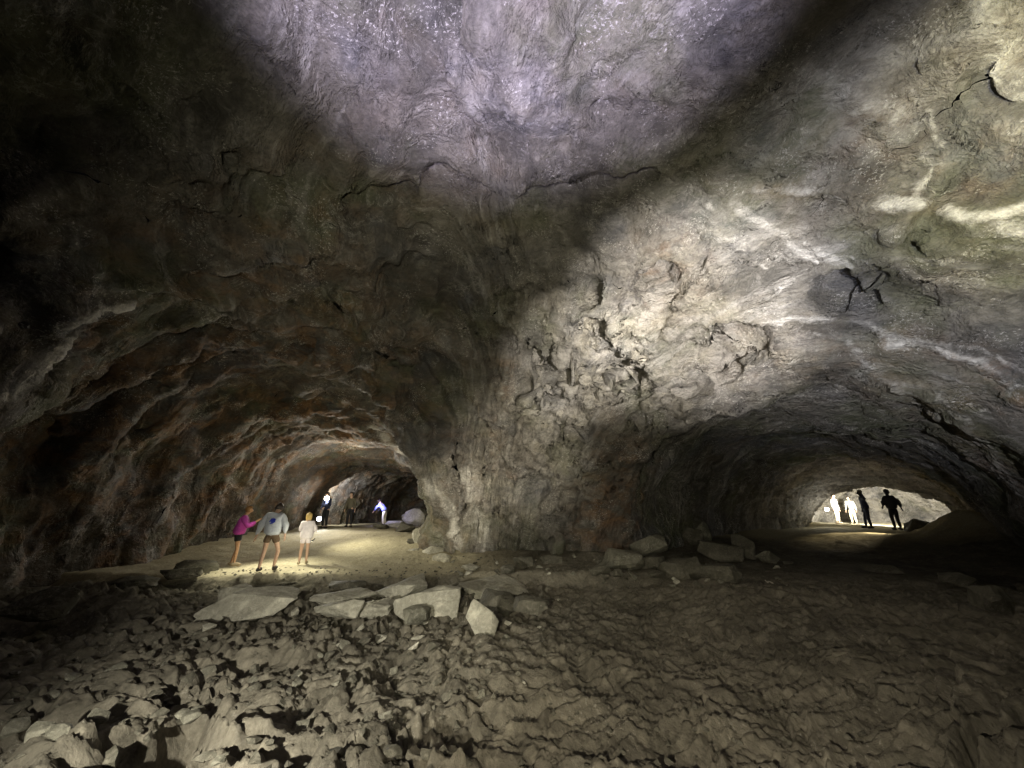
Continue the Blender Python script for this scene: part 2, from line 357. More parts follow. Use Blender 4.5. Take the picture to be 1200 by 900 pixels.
def rock_material(name, dark, mid, pale_c, rust_c, attrs=True, disp=1.0, fine=1.0, method='BOTH', stretch=(1, 1, 1), sand=False, rough=(.6, .92), spec=.25, facet=1.0):
    m, nt = new_mat(name); t = NT(nt)
    co = t.n('ShaderNodeTexCoord').outputs['Object']
    wob = t.noise(co, 0.9, 3, out=1)
    cw = t.vadd(co, t.vmul(wob, 0.5)); cs = t.scale(cw, stretch)
    if attrs:
        fl_ = t.n('ShaderNodeCombineXYZ'); fa = t.attr('flow')
        for q in range(3): t.set(fl_.inputs[q], t.math('MULTIPLY', fa, (1.5, 1.25, 1.35)[q]))
        fv = t.vadd(t.vmul(cw, .55), fl_.outputs[0])
        f1 = t.noise(fv, 1.0, 6, .62); f2 = t.noise(t.vadd(fv, t.vmul(fl_.outputs[0], 1.0)), 1.5, 5, .62)
    # colour
    n1 = t.noise(cs, 0.55, 6, .6); n2 = t.noise(cs, 3.2, 6, .65); n3 = t.noise(cs, 17, 5, .7); n4 = t.noise(cs, 24, 4, .75)
    c = t.mix(t.mapr(n1, .35, .68), rgb(*dark), rgb(*mid))
    c = t.mix(t.math('MULTIPLY', t.mapr(n2, .45, .7), .5), c, rgb(*[x * 1.7 for x in mid]))
    if attrs:
        tn = t.n('ShaderNodeSeparateColor'); t.set(tn.inputs[0], t.noise(co, .45, 4, out=1))
        c = t.mix(t.math('MULTIPLY', t.mapr(tn.outputs[0], .48, .62), .5), c, rgb(.095, .110, .050))
        c = t.mix(t.math('MULTIPLY', t.mapr(tn.outputs[1], .50, .64), .5), c, rgb(.10, .105, .125))
        c = t.mix(t.math('MULTIPLY', t.mapr(tn.outputs[2], .54, .68), .22), c, rgb(.16, .115, .08))
        ru = t.math('MULTIPLY', t.attr('rust'), t.mapr(t.noise(cs, 1.7, 5, .65), .35, .6), clamp=True)
        c = t.mix(t.math('MULTIPLY', ru, .9), c, t.mix(t.mapr(t.noise(cs, 2.4, 4), .4, .6), rgb(*rust_c), rgb(.10, .058, .034)))
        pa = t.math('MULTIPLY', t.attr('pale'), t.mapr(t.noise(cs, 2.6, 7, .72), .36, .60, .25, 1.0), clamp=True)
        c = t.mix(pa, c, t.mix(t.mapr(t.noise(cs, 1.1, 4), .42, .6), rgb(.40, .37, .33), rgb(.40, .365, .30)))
        mi = t.math('SUBTRACT', t.math('MULTIPLY', t.attr('mineral'), 1.45), t.math('MULTIPLY', t.noise(cs, 3.4, 9, .80), 1.75))
        c = t.mix(t.mapr(mi, -.25, .50, 0, .85), c, rgb(*pale_c))
    if sand:
        c = t.mix(t.attr('sand'), c, rgb(.40, .36, .25))
    if attrs:
        vf = t.math('MULTIPLY', t.math('MULTIPLY', t.mapr(f2, .52, .66), t.mapr(n1, .40, .56)), t.math('SUBTRACT', 1.0, t.attr('rust'), clamp=True))
        c = t.mix(t.math('MULTIPLY', vf, .42), c, rgb(*[x * .7 for x in pale_c]))
        c = t.mix(t.math('MULTIPLY', t.mapr(f1, .50, .36), .55), c, rgb(*[x * .6 for x in dark]))
    # thin seams of pale mineral in patches
    vn = t.math('ABSOLUTE', t.math('SUBTRACT', t.noise(cw, 1.15, 7, .68, .8), .5))
    seam = t.math('MULTIPLY', t.mapr(vn, 0.0, .016, 1, 0), t.mapr(t.noise(co, .7, 3), .48, .62))
    c = t.mix(t.math('MULTIPLY', seam, .32), c, rgb(*[x * .8 for x in pale_c]))
    sp = t.mapr(t.math('MULTIPLY', t.mapr(n4, .54, .64), t.mapr(t.noise(co, 1.2, 5), .48, .62)), .1, .8)
    c = t.mix(t.math('MULTIPLY', sp, .55), c, rgb(*pale_c))
    k = t.math('ADD', t.math('MULTIPLY', n3, 1.3), .35)
    o = t.n('ShaderNodeVectorMath', operation='SCALE'); t.set(o.inputs[0], c); t.set(o.inputs['Scale'], k); c = o.outputs[0]
    b = t.n('ShaderNodeBsdfPrincipled'); t.set(b.inputs['Base Color'], c)
    t.set(b.inputs['Roughness'], t.mapr(t.noise(co, 1.9, 3), .35, .65, *rough)); b.inputs['Specular IOR Level'].default_value = spec
    # relief
    wob2 = t.noise(cs, 4.0, 3, out=1)
    def chips(scl, warp, wsc):                       # broken facets: every cell is a plane with a tilt of its own
        v = t.n('ShaderNodeTexVoronoi', feature='F1'); w = t.vadd(cs, t.vmul(wob2, warp)); t.set(v.inputs['Vector'], w); v.inputs['Scale'].default_value = scl
        a = t.n('ShaderNodeVectorMath', operation='SUBTRACT'); t.set(a.inputs[0], w); t.set(a.inputs[1], v.outputs['Position'])
        b_ = t.n('ShaderNodeVectorMath', operation='SUBTRACT'); t.set(b_.inputs[0], v.outputs['Color']); b_.inputs[1].default_value = (.5, .5, .5)
        e = t.n('ShaderNodeVectorMath', operation='DOT_PRODUCT'); t.set(e.inputs[0], a.outputs[0]); t.set(e.inputs[1], b_.outputs[0]); return e.outputs['Value']
    h1 = t.noise(cs, 1.1, 7, .52)
    h4 = t.noise(cs, 9, 7, .72)
    H = t.math('MULTIPLY', h1, .30)
    for hh, wt in ((chips(1.1, .10, 2.2), .17 * facet), (chips(3.6, .05, 6), .15 * facet), (h4, .085 * fine)):
        H = t.math('MULTIPLY_ADD', hh, wt, H)
    if attrs:
        H = t.math('MULTIPLY_ADD', t.mapr(f1, .42, .54), .085, H); H = t.math('MULTIPLY_ADD', f2, .08, H)
        H = t.math('MULTIPLY_ADD', t.math('MULTIPLY', t.attr('pale'), chips(2.7, .08, 5)), .55, H)
        H = t.math('MULTIPLY_ADD', t.math('MULTIPLY', t.attr('pale'), chips(7.5, .05, 9)), .40, H)
    d = t.n('ShaderNodeDisplacement'); t.set(d.inputs['Height'], H); d.inputs['Midlevel'].default_value = .27; d.inputs['Scale'].default_value = disp
    out = t.n('ShaderNodeOutputMaterial'); nt.links.new(b.outputs[0], out.inputs[0]); nt.links.new(d.outputs[0], out.inputs['Displacement'])
    m.displacement_method = method
    return m
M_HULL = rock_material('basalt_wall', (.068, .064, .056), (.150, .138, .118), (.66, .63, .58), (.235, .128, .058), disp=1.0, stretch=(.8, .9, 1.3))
M_FLOOR = rock_material('basalt_floor', (.10, .091, .070), (.17, .154, .118), (.30, .28, .23), (.15, .11, .06), attrs=False, disp=.20, fine=1.9, sand=True, rough=(.8, .97), spec=.12)
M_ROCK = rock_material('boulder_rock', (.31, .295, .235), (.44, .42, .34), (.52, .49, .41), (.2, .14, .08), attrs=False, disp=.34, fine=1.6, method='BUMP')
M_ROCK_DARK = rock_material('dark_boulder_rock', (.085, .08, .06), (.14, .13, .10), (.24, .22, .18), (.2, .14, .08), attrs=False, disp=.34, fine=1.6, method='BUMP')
M_ROCK_MID = rock_material('grey_boulder_rock', (.13, .125, .095), (.21, .20, .155), (.40, .38, .32), (.2, .14, .08), attrs=False, disp=.34, fine=1.6, method='BUMP')
def cloth(name, col, rough=.85, var=.25, emit=None):
    m, nt = new_mat(name); t = NT(nt); co = t.n('ShaderNodeTexCoord').outputs['Object']
    n = t.noise(co, 14, 4, .6); c = t.mix(n, rgb(*[x * (1 - var) for x in col]), rgb(*[min(1, x * (1 + var)) for x in col]))
    b = t.n('ShaderNodeBsdfPrincipled'); t.set(b.inputs['Base Color'], c); b.inputs['Roughness'].default_value = rough
    bp = t.n('ShaderNodeBump'); bp.inputs['Distance'].default_value = .02; t.set(bp.inputs['Height'], t.noise(co, 22, 4, .6)); t.set(b.inputs['Normal'], bp.outputs[0])
    out = t.n('ShaderNodeOutputMaterial'); nt.links.new(b.outputs[0], out.inputs[0]); return m
def glow(name, col, strength):
    m, nt = new_mat(name); t = NT(nt); e = t.n('ShaderNodeEmission'); e.inputs[0].default_value = rgb(*col); e.inputs[1].default_value = strength
    out = t.n('ShaderNodeOutputMaterial'); nt.links.new(e.outputs[0], out.inputs[0]); return m

def mesh_from(name, verts, faces, mat, attrs=None, smooth=True):
    me = bpy.data.meshes.new(name); k = faces.shape[1]
    me.vertices.add(len(verts)); me.vertices.foreach_set('co', np.ascontiguousarray(verts, np.float32).ravel())
    me.loops.add(faces.size); me.loops.foreach_set('vertex_index', np.ascontiguousarray(faces, np.int32).ravel())
    me.polygons.add(len(faces)); me.polygons.foreach_set('loop_start', np.arange(0, faces.size, k, dtype=np.int32))
    me.update(calc_edges=True)
    me.polygons.foreach_set('use_smooth', np.full(len(faces), smooth))
    for an, av in (attrs or {}).items():
        a = me.attributes.new(an, 'FLOAT', 'POINT'); a.data.foreach_set('value', av.astype(np.float32))
    me.materials.append(mat)
    o = bpy.data.objects.new(name, me); COL.objects.link(o); return o

# ------------------------------------------------------------------ the rock hull, split where one names its parts
N = vnormals(V, Q)
fc = V[Q].mean(1); fn = N[Q].mean(1)
in_left = (fc[:, 1] > 13.0) & (fc[:, 0] < -1.2) & (fc[:, 2] < 6.5)
in_right = ((fc[:, 0] - 7.0) * .67 + (fc[:, 1] - 12.6) * .74 > 0) & (fc[:, 0] > 2.6) & (fc[:, 2] < 5.4)
ceil = (fn[:, 2] < -.72) & (fc[:, 2] > 5.5) & ~in_left & ~in_right
# settle the ceiling patch so that it is not speckled
ceil = ((fc[:, 2] > 7.0 + .35 * np.sin(fc[:, 0] * 1.1)) & ~in_left & ~in_right)
groups = {'cave_ceiling': ceil, 'left_tunnel': in_left, 'right_tunnel': in_right & ~in_left}
groups['cave_wall'] = ~(ceil | in_left | in_right)
for gname, m in groups.items():
    q = Q[m]; used, inv = np.unique(q, return_inverse=True); q = inv.reshape(q.shape)
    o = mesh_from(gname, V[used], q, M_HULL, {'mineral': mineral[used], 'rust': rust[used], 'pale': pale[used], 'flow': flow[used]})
    o['kind'] = 'structure'
    md = o.modifiers.new('finer', 'SUBSURF'); md.levels = 0; md.render_levels = 1; md.boundary_smooth = 'ALL'
HULL_BVH = BVHTree.FromPolygons([tuple(v) for v in V], [tuple(int(i) for i in q) for q in Q])
print('hull built', round(time.time() - T0, 1))

# ------------------------------------------------------------------ the floor
PZ = -.24
FPITS = [(on_z(205, 850, PZ), .36, .50), (on_z(175, 885, PZ), .32, .45), (on_z(230, 835, PZ), .25, .4), (on_z(470, 778, PZ), .30, .16), (on_z(100, 850, PZ), .35, .16), (on_z(352, 700, PZ), .5, .35), (on_z(365, 885, PZ), .18, .16),  # the hollow behind the slabs is dug to give the shadow there
         (on_z(500, 800, PZ), .3, .12), (on_z(700, 800, PZ), .35, .10), (on_z(20, 740, PZ), .9, .25), (on_z(650, 760, PZ), .3, .10), (on_z(780, 860, PZ), .25, .10), (on_z(500, 870, PZ), .2, .12), (on_z(310, 770, PZ), .3, .1)]
FBUMPS = [(on_z(120, 860, PZ), .26, .20), (on_z(90, 890, PZ), .3, .18), (on_z(150, 838, PZ), .2, .16), (on_z(285, 870, PZ), .22, .16), (on_z(60, 880), .5, .16), (on_z(300, 850), .5, .12), (on_z(430, 850), .5, .1), (on_z(560, 760), .8, .08), (on_z(120, 700), 1.2, .15), (on_z(600, 655), 1.8, .22), (on_z(700, 655), 1.5, .22),  # first bumps added to throw shadow into the lower left pit
          (at(1135, 640, 14.5), 1.1, .7), (at(1180, 640, 13.0), 1.6, .9), (at(1010, 622, 15.5), 1.2, .12), (on_z(60, 705), 1.2, .3)]
def floor_h(x, y):
    x = np.asarray(x, float); y = np.asarray(y, float)
    P = np.stack([x.ravel(), y.ravel(), np.zeros(x.size)], 1); rs = lambda a: a.reshape(x.shape)
    far = np.hypot(x, y)
    h = .50 * sstep(12, 19, y) * sstep(2, -2, x) + .55 * sstep(15, 26, far) * sstep(0, 4, x)
    lip = y - 10.95 - .35 * rs(fbm(P * .5 + 4, 2)) + .02 * x
    h += -.30 * (1 - sstep(-.4, .10, lip)) * sstep(4.5, 2.5, x)
    h += .10 * rs(fbm(P * .35, 3))
    P2 = P.copy(); P2[:, 0] += .18 * fbm(P * 2.1 + 7, 2); P2[:, 1] += .18 * fbm(P * 2.1 + 57, 2)
    X, Y = rs(P2[:, 0]), rs(P2[:, 1])
    # clinker rubble to the left, scaly plates of crust to the right, packed sand in the tunnels
    rub = sstep(1.6, -.6, x - .12 * (y - 5) + .5 * rs(fbm(P * .6 + 90, 2))) * (1 - sstep(-.6, .2, lip)) 
    calm = 1 - sstep(8.5, 11.0, y) * .75
    F1, F2, i1, tx, ty = worley2(X * 4.6, Y * 5.4)
    a1 = np.minimum(.5 - F1, .22) * .26 + (i1 - .5) * .11 + (tx * (i1 - .5) + ty * (.5 - i1 * i1)) * .06
    G1, G2, i2, ux, uy = worley2(X * 12 + 40, Y * 13 + 11)
    a2 = np.minimum(.45 - G1, .25) * .07 + (i2 - .5) * .035
    mixr = .75 + .6 * sstep(-.35, .35, rs(fbm(P * 1.1 + 400, 2)))
    h += rub * (a1 * .85 * mixr + a2 * .9) 
    c, s = math.cos(.45), math.sin(.45); XR, YR = X * c + Y * s, -X * s + Y * c
    K1, K2, i3, vx, vy = worley2(XR * 1.5 + 13, YR * 4.2 + 70)
    J1, J2, i4, wx, wy = worley2(XR * 4.5 + 3, YR * 8.0 + 7)
    pl = (i3 - .5) * .045 + vy * .08 - .04 * (1 - sstep(0, .10, K2 - K1)) + (i4 - .5) * .03 + wy * .055
    h += (1 - rub) * calm * pl
    h += .035 * rs(fbm(P * 2.7 + 20, 4, .6)) * (0.4 + calm)
    for c3, r, d in FPITS:
        h -= d * np.exp(-(((X - c3[0]) ** 2 + (Y - c3[1]) ** 2) / (r * r)) ** 1.5)
    h += rub * .10 * rs(fbm(P * .9 + 300, 2))
    for c3, r, d in FBUMPS:
        h += d * np.exp(-(((X - c3[0]) ** 2 + (Y - c3[1]) ** 2) / (r * r)))
    # long crack that frees the slab in the lower right corner
    A = on_z(1100, 866)[:2]; B = on_z(1160, 838)[:2]; C2 = on_z(1225, 828)[:2]
    for a, b in ((A, B), (B, C2)):
        e = b - a; t = np.clip(((X - a[0]) * e[0] + (Y - a[1]) * e[1]) / (e @ e), 0, 1)
        h -= .14 * np.exp(-(np.hypot(X - a[0] - t * e[0], Y - a[1] - t * e[1]) / .045) ** 2)
    # sides climb a little under the walls
    return h + .35 * sstep(6.5, 9.5, -x) * sstep(12, 6, y) * .6
GX = axis((-16, -8, .12), (-8, -4, .045), (-4, 4.5, .024), (4.5, 9, .045), (9, 16, .1), (16, 30, .25))
GY = axis((-13, 1.5, .4), (1.5, 6, .024), (6, 11, .04), (11, 18, .08), (18, 42, .2))
gx, gy = np.meshgrid(GX, GY, indexing='ij'); gz = floor_h(gx, gy)
FV = np.stack([gx, gy, gz], -1).reshape(-1, 3); ny = len(GY)
ii, jj = np.meshgrid(np.arange(len(GX) - 1), np.arange(ny - 1), indexing='ij'); k = (ii * ny + jj).ravel()
FQ = np.stack([k, k + ny, k + ny + 1, k + 1], 1)
SAND = sstep(-.3, .3, FV[:, 1] - 10.95) * sstep(1.0, -2.0, FV[:, 0]) + sstep(20, 22, np.hypot(FV[:, 0], FV[:, 1])) * sstep(4, 7, FV[:, 0])
fl = mesh_from('cave_floor', FV, FQ, M_FLOOR, {'sand': np.clip(SAND, 0, 1)}); fl['kind'] = 'structure'
print('floor', FV.shape, round(time.time() - T0, 1))
def fh(x, y): return float(floor_h(np.array([x]), np.array([y]))[0])
def ground_at(u, v):
    p = on_z(u, v)
    for _ in range(4): p = on_z(u, v, fh(p[0], p[1]))
    return p

# ------------------------------------------------------------------ boulders and stones
def rock_mesh(seed, dims, blocky=.5, npts=22, sub=2, rough=.05, mat=None):
    r = random.Random(seed); bm = bmesh.new()
    for _ in range(npts):
        v = Vector((r.gauss(0, 1), r.gauss(0, 1), r.gauss(0, 1))).normalized()
        p = 1 / (abs(v.x) ** (2 + 8 * blocky) + abs(v.y) ** (2 + 8 * blocky) + abs(v.z) ** (2 + 8 * blocky)) ** (1 / (2 + 8 * blocky))
        bm.verts.new(v * p * r.uniform(.85, 1.0))
    res = bmesh.ops.convex_hull(bm, input=bm.verts)
    junk = [g for g in res['geom_interior'] + res['geom_unused'] if isinstance(g, bmesh.types.BMVert)]
    bmesh.ops.delete(bm, geom=list(set(junk)), context='VERTS')
    bmesh.ops.dissolve_limit(bm, angle_limit=.25, verts=bm.verts, edges=bm.edges)
    bmesh.ops.bevel(bm, geom=list(bm.edges), offset=.03, segments=1, affect='EDGES', profile=.6)
    bmesh.ops.triangulate(bm, faces=bm.faces)
    for _ in range(sub): bmesh.ops.subdivide_edges(bm, edges=[e for e in bm.edges if e.calc_length() > .28 / (1 + _)], cuts=1, use_grid_fill=True)
    bmesh.ops.triangulate(bm, faces=bm.faces)
    bm.verts.ensure_lookup_table()
    C = np.array([v.co[:] for v in bm.verts]); C = C / np.abs(C).max(0)
    bm.normal_update(); Nn = np.array([v.normal[:] for v in bm.verts])
    C = C + Nn * (rough * 1.6 * fbm(C * 1.6 + seed * 3.7, 4, .6)[:, None]) + Nn * (rough * .7 * fbm(C * 6 + seed, 2)[:, None])
    C = C * np.array(dims) / 2
    for v, c in zip(bm.verts, C): v.co = c
    me = bpy.data.meshes.new('rock'); bm.to_mesh(me); bm.free(); me.materials.append(mat or M_ROCK)
    try: me.shade_smooth(); me.set_sharp_from_angle(angle=.55)
    except Exception: pass
    return me
rock_no = [0]
def rock(box, label, depth=1.0, name='boulder', tilt=(0, 0), rz=None, blocky=.5, mat=None, group=None, cat='boulder', sink=.10, base_z=None, npts=17, rough=.06, lift=0):
    """box = (left, right, top, bottom) of the stone in the photograph; it stands where its foot meets the floor"""
    rock_no[0] += 1; u0, u1, v0, v1 = box; uc = (u0 + u1) / 2
    p = ground_at(uc, v1) if base_z is None else on_z(uc, v1, base_z)
    t = (p[1]) / ray(uc, v1)[1]
    w = (u1 - u0) / FPX * t; D = w * depth
    hgt = (v1 - v0) / FPX * t * 1.02 - D * .16
    hgt = max(hgt, w * .16) * 1.2
    me = rock_mesh(rock_no[0] * 7 + 3, (w, D, hgt), blocky, npts, 2, rough, mat)
    o = bpy.data.objects.new(name, me); COL.objects.link(o)
    cx, cy = p[0] * (1 + D * .5 / max(p[1], 1)), p[1] + D * .5
    o.location = (cx, cy, p[2] + hgt * (.5 - sink) + lift)
    o.rotation_euler = (math.radians(tilt[0]), math.radians(tilt[1]), -math.atan2(p[0], p[1]) if rz is None else math.radians(rz))
    o['label'] = label; o['category'] = cat
    if group: o['group'] = group
    return o
GL = 'fallen slabs in front of the left tunnel'
rock((236, 350, 694, 728), 'long low pale slab, leftmost of the fallen slabs before the left tunnel', .55, 'rock_slab', blocky=.35, group=GL, tilt=(4, -3))
rock((255, 292, 688, 712), 'humped grey boulder resting on the left end of the longest low slab', .9, blocky=.2, group=GL)
rock((368, 426, 702, 729), 'square-faced grey block with flat front left of the bright lumpy block', .8, 'rock_block', blocky=.95, group=GL, tilt=(0, -3))
rock((416, 462, 704, 731), 'bright lumpy block between the square-faced block and the small dark stone', .8, 'rock_block', blocky=.6, group=GL, rough=.09)
rock((458, 541, 690, 734), 'large bright block with upright right edge in the middle of the slabs', .7, 'rock_block', blocky=.9, group=GL, tilt=(0, -5))
rock((471, 503, 711, 736), 'small rounded dark stone in front of the large bright block', .9, 'stone', blocky=.15, group=GL, mat=M_ROCK_MID, cat='stone')
rock((544, 584, 712, 745), 'narrow tilted slab with pale edge leaning at the right end of the slabs', .35, 'rock_slab', blocky=.8, group=GL, tilt=(-10, 24))
rock((430, 500, 676, 709), 'ridged pale boulder shaped like a roof on top of the slabs', .8, blocky=.45, group=GL, npts=12, tilt=(0, 0))
rock((508, 626, 676, 706), 'long flat grey slab lying behind the large bright block', .6, 'rock_slab', blocky=.8, group=GL, tilt=(2, 4))
rock((552, 608, 694, 724), 'rounded shadowed stone under the long flat grey slab', .7, 'stone', blocky=.2, mat=M_ROCK_DARK, group=GL, cat='stone')  # dark rock puts the slab's shade into this stone's colour
rock((600, 652, 702, 732), 'dark sloping slab right of the tilted narrow slab', .7, 'rock_slab', blocky=.4, mat=M_ROCK_DARK, group=GL)
rock((362, 440, 694, 712), 'thin flat slab wedged behind the square-faced grey block', .7, 'rock_slab', blocky=.5, group=GL)
rock((300, 362, 680, 697), 'low dark stone behind the longest low slab', .8, 'stone', blocky=.4, mat=M_ROCK_DARK, group=GL, cat='stone')
rock((384, 428, 680, 697), 'broken dark stone behind the square-faced block', .8, 'stone', blocky=.3, mat=M_ROCK_DARK, group=GL, cat='stone')
rock((206, 252, 656, 674), 'dark ledge stone at the feet of the person in magenta', .6, 'stone', blocky=.7, mat=M_ROCK_DARK, cat='stone')
rock((190, 232, 662, 680), 'small dark stone at the foot of the left wall', .8, 'stone', blocky=.3, mat=M_ROCK_DARK, cat='stone')
rock((38, 72, 706, 728), 'pale rounded stone in the dark at the left wall foot', .9, 'stone', blocky=.2, cat='stone', mat=M_ROCK_DARK)
rock((0, 70, 690, 730), 'dark slab at the left edge of the picture by the wall', .6, 'rock_slab', blocky=.4, mat=M_ROCK_DARK)
rock((118, 175, 676, 698), 'broad low dark boulder by the foot of the left wall', .7, blocky=.4, mat=M_ROCK_DARK)
GR = 'fallen blocks at the mouth of the right tunnel'
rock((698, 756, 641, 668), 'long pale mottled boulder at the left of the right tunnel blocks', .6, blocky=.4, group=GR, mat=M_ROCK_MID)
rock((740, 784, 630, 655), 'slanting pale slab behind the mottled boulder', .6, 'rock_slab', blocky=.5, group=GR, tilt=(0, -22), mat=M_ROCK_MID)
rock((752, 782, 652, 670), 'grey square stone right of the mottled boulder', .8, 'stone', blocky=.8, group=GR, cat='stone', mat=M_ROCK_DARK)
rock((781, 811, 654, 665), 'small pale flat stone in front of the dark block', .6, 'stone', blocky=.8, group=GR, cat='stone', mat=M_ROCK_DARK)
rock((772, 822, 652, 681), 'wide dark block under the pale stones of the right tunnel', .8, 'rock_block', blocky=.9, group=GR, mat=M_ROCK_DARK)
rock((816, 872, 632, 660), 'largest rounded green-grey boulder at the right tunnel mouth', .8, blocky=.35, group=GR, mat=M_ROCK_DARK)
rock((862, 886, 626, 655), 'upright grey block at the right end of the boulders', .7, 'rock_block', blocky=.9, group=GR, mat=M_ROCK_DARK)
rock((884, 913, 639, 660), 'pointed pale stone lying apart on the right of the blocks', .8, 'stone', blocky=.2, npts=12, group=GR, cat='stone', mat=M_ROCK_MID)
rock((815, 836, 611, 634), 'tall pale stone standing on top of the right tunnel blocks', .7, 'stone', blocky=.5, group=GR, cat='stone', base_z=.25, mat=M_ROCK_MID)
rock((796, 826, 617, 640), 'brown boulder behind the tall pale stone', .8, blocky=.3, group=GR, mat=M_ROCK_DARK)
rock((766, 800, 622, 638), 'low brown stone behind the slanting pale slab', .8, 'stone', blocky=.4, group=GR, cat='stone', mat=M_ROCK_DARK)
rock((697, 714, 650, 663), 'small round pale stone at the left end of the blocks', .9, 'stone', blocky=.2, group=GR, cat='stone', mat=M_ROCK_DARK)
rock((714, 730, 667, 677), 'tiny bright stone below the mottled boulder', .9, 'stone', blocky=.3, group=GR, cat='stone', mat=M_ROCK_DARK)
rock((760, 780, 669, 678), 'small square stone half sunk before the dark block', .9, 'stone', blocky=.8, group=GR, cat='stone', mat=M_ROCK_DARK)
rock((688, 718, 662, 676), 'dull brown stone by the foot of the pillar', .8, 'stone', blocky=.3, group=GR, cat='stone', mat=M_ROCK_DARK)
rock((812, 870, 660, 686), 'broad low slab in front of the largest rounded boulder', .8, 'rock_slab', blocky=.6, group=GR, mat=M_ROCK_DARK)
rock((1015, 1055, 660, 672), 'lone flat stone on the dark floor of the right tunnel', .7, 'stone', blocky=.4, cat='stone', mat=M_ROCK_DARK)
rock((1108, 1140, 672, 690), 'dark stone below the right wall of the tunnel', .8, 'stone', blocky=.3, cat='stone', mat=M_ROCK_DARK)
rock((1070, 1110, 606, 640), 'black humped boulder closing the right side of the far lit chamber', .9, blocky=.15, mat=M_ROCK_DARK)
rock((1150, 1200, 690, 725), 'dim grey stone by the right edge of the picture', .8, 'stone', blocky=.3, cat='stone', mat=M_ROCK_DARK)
GT = 'rockfall along the right side of the left tunnel'
rock((470, 500, 594, 616), 'pale violet-lit boulder at the far end of the left tunnel', .8, blocky=.3, group=GT)
rock((450, 474, 609, 618), 'flat bluish stone lying below the violet-lit boulder', .7, 'stone', blocky=.5, group=GT, cat='stone')
for q, (bx, lb) in enumerate([((482, 508, 618, 640), 'squat tawny boulder leaning at the foot of the pillar'), ((462, 486, 612, 624), 'dark angular stone above the squat tawny boulder'),
        ((498, 512, 604, 622), 'upright dark stone in the gap beside the pillar'), ((492, 520, 640, 655), 'pale flat stone nearest the pillar foot in the left tunnel'), ((470, 496, 630, 643), 'brown slab sloping down from the rockfall'),
        ((452, 476, 622, 632), 'thin slab at the left end of the rockfall'), ((506, 530, 648, 660), 'small pale stone right under the white pillar edge'), ((478, 500, 642, 652), 'low grey stone on the sand before the rockfall'),
        ((436, 456, 612, 620), 'dark flat stone under the person in blue')]):
    rock(bx, lb, .8, 'stone' if q not in (0,) else 'boulder', blocky=.4 + .1 * (q % 3), group=GT, cat='stone' if q else 'boulder', mat=M_ROCK_DARK if q in (1, 2, 4, 8) else None)
for q, (bx, lb) in enumerate([((560, 582, 656, 668), 'small pale stone before the middle of the pillar foot'), ((600, 628, 652, 668), 'grey stone against the right part of the pillar foot'), ((634, 660, 650, 664), 'brown stone in the notch right of the pillar foot'),
        ((650, 690, 655, 672), 'mossy low stone between the pillar and the right tunnel blocks'), ((540, 562, 660, 670), 'flat stone at the left corner of the pillar foot'), ((586, 604, 662, 673), 'round stone a step in front of the pillar')]):
    rock(bx, lb, .8, 'stone', blocky=.3, cat='stone', group='stones at the foot of the pillar', mat=None if q in (0, 4) else M_ROCK_DARK)
rock((612, 617, 799, 806), 'tiny white pebble shining on the rubble floor', .9, 'pebble', cat='pebble', blocky=.1)

# loose stones scattered over the rubble: the clearest singly, the rest as one mass
protos = [rock_mesh(900 + i, (1, random.uniform(.7, 1), random.uniform(.45, .7)), .3, 14, 1, .07, M_ROCK_DARK if i % 4 else M_ROCK_MID) for i in range(9)]
pr = random.Random(5); spots = []
while len(spots) < 170:
    u, v = pr.uniform(0, 640), pr.uniform(740, 897)
    if pr.random() > 1.1 - u / 900: continue
    p = ground_at(u, v); spots.append((p, pr.uniform(.05, .17) * (.7 + .08 * p[1])))
for p, s in spots:
    o = bpy.data.objects.new('loose_stone', pr.choice(protos)); COL.objects.link(o)
    o.scale = (s, s, s); o.location = (p[0], p[1], p[2] + s * .04); o.rotation_euler = (pr.uniform(-.4, .4), pr.uniform(-.4, .4), pr.uniform(0, 6.3))
    tone = 'pale' if o.data.materials[0] == M_ROCK_MID else 'dark'; size = 'fist-sized' if s > .15 else 'small'
    zone = ('around the black pit in the lower left corner' if p[0] < -1.7 and p[1] < 4.6 else 'in front of the fallen slabs' if p[1] > 5.2 else 'in the bottom middle of the rubble floor')
    o['label'] = '%s %s loose stone %s' % (size, tone, zone); o['category'] = 'stone'; o['group'] = '%s %s loose stones %s' % (size, tone, zone)
frag = [rock_mesh(950 + i, (1, random.uniform(.6, 1), random.uniform(.35, .6)), .7, 10, 1, .05, (M_ROCK_MID, M_ROCK, M_ROCK_DARK)[i % 3]) for i in range(9)]
for zone, cnt_, (u0, u1, v0, v1), lo_, hi_ in (('around the fallen slabs', 60, (225, 660, 684, 762), .07, .24), ('at the foot of the right tunnel blocks', 34, (690, 925, 655, 688), .08, .26), ('along the foot of the pillar', 30, (505, 700, 648, 674), .08, .25)):
    for _ in range(cnt_):
        me = pr.choice(frag); p = ground_at(pr.uniform(u0, u1), pr.uniform(v0, v1)); z_ = pr.uniform(lo_, hi_)
        o = bpy.data.objects.new('rock_fragment', me); COL.objects.link(o); o.scale = (z_, z_, z_)
        o.location = (p[0], p[1], p[2] + z_ * .10); o.rotation_euler = (pr.uniform(-.5, .5), pr.uniform(-.5, .5), pr.uniform(0, 6.3))
        tone = {M_ROCK_MID.name: 'grey', M_ROCK.name: 'pale', M_ROCK_DARK.name: 'dark'}[me.materials[0].name]
        o['label'] = '%s angular rock fragment lying %s' % (tone, zone); o['category'] = 'rock fragment'; o['group'] = '%s rock fragments %s' % (tone, zone)
bm = bmesh.new()
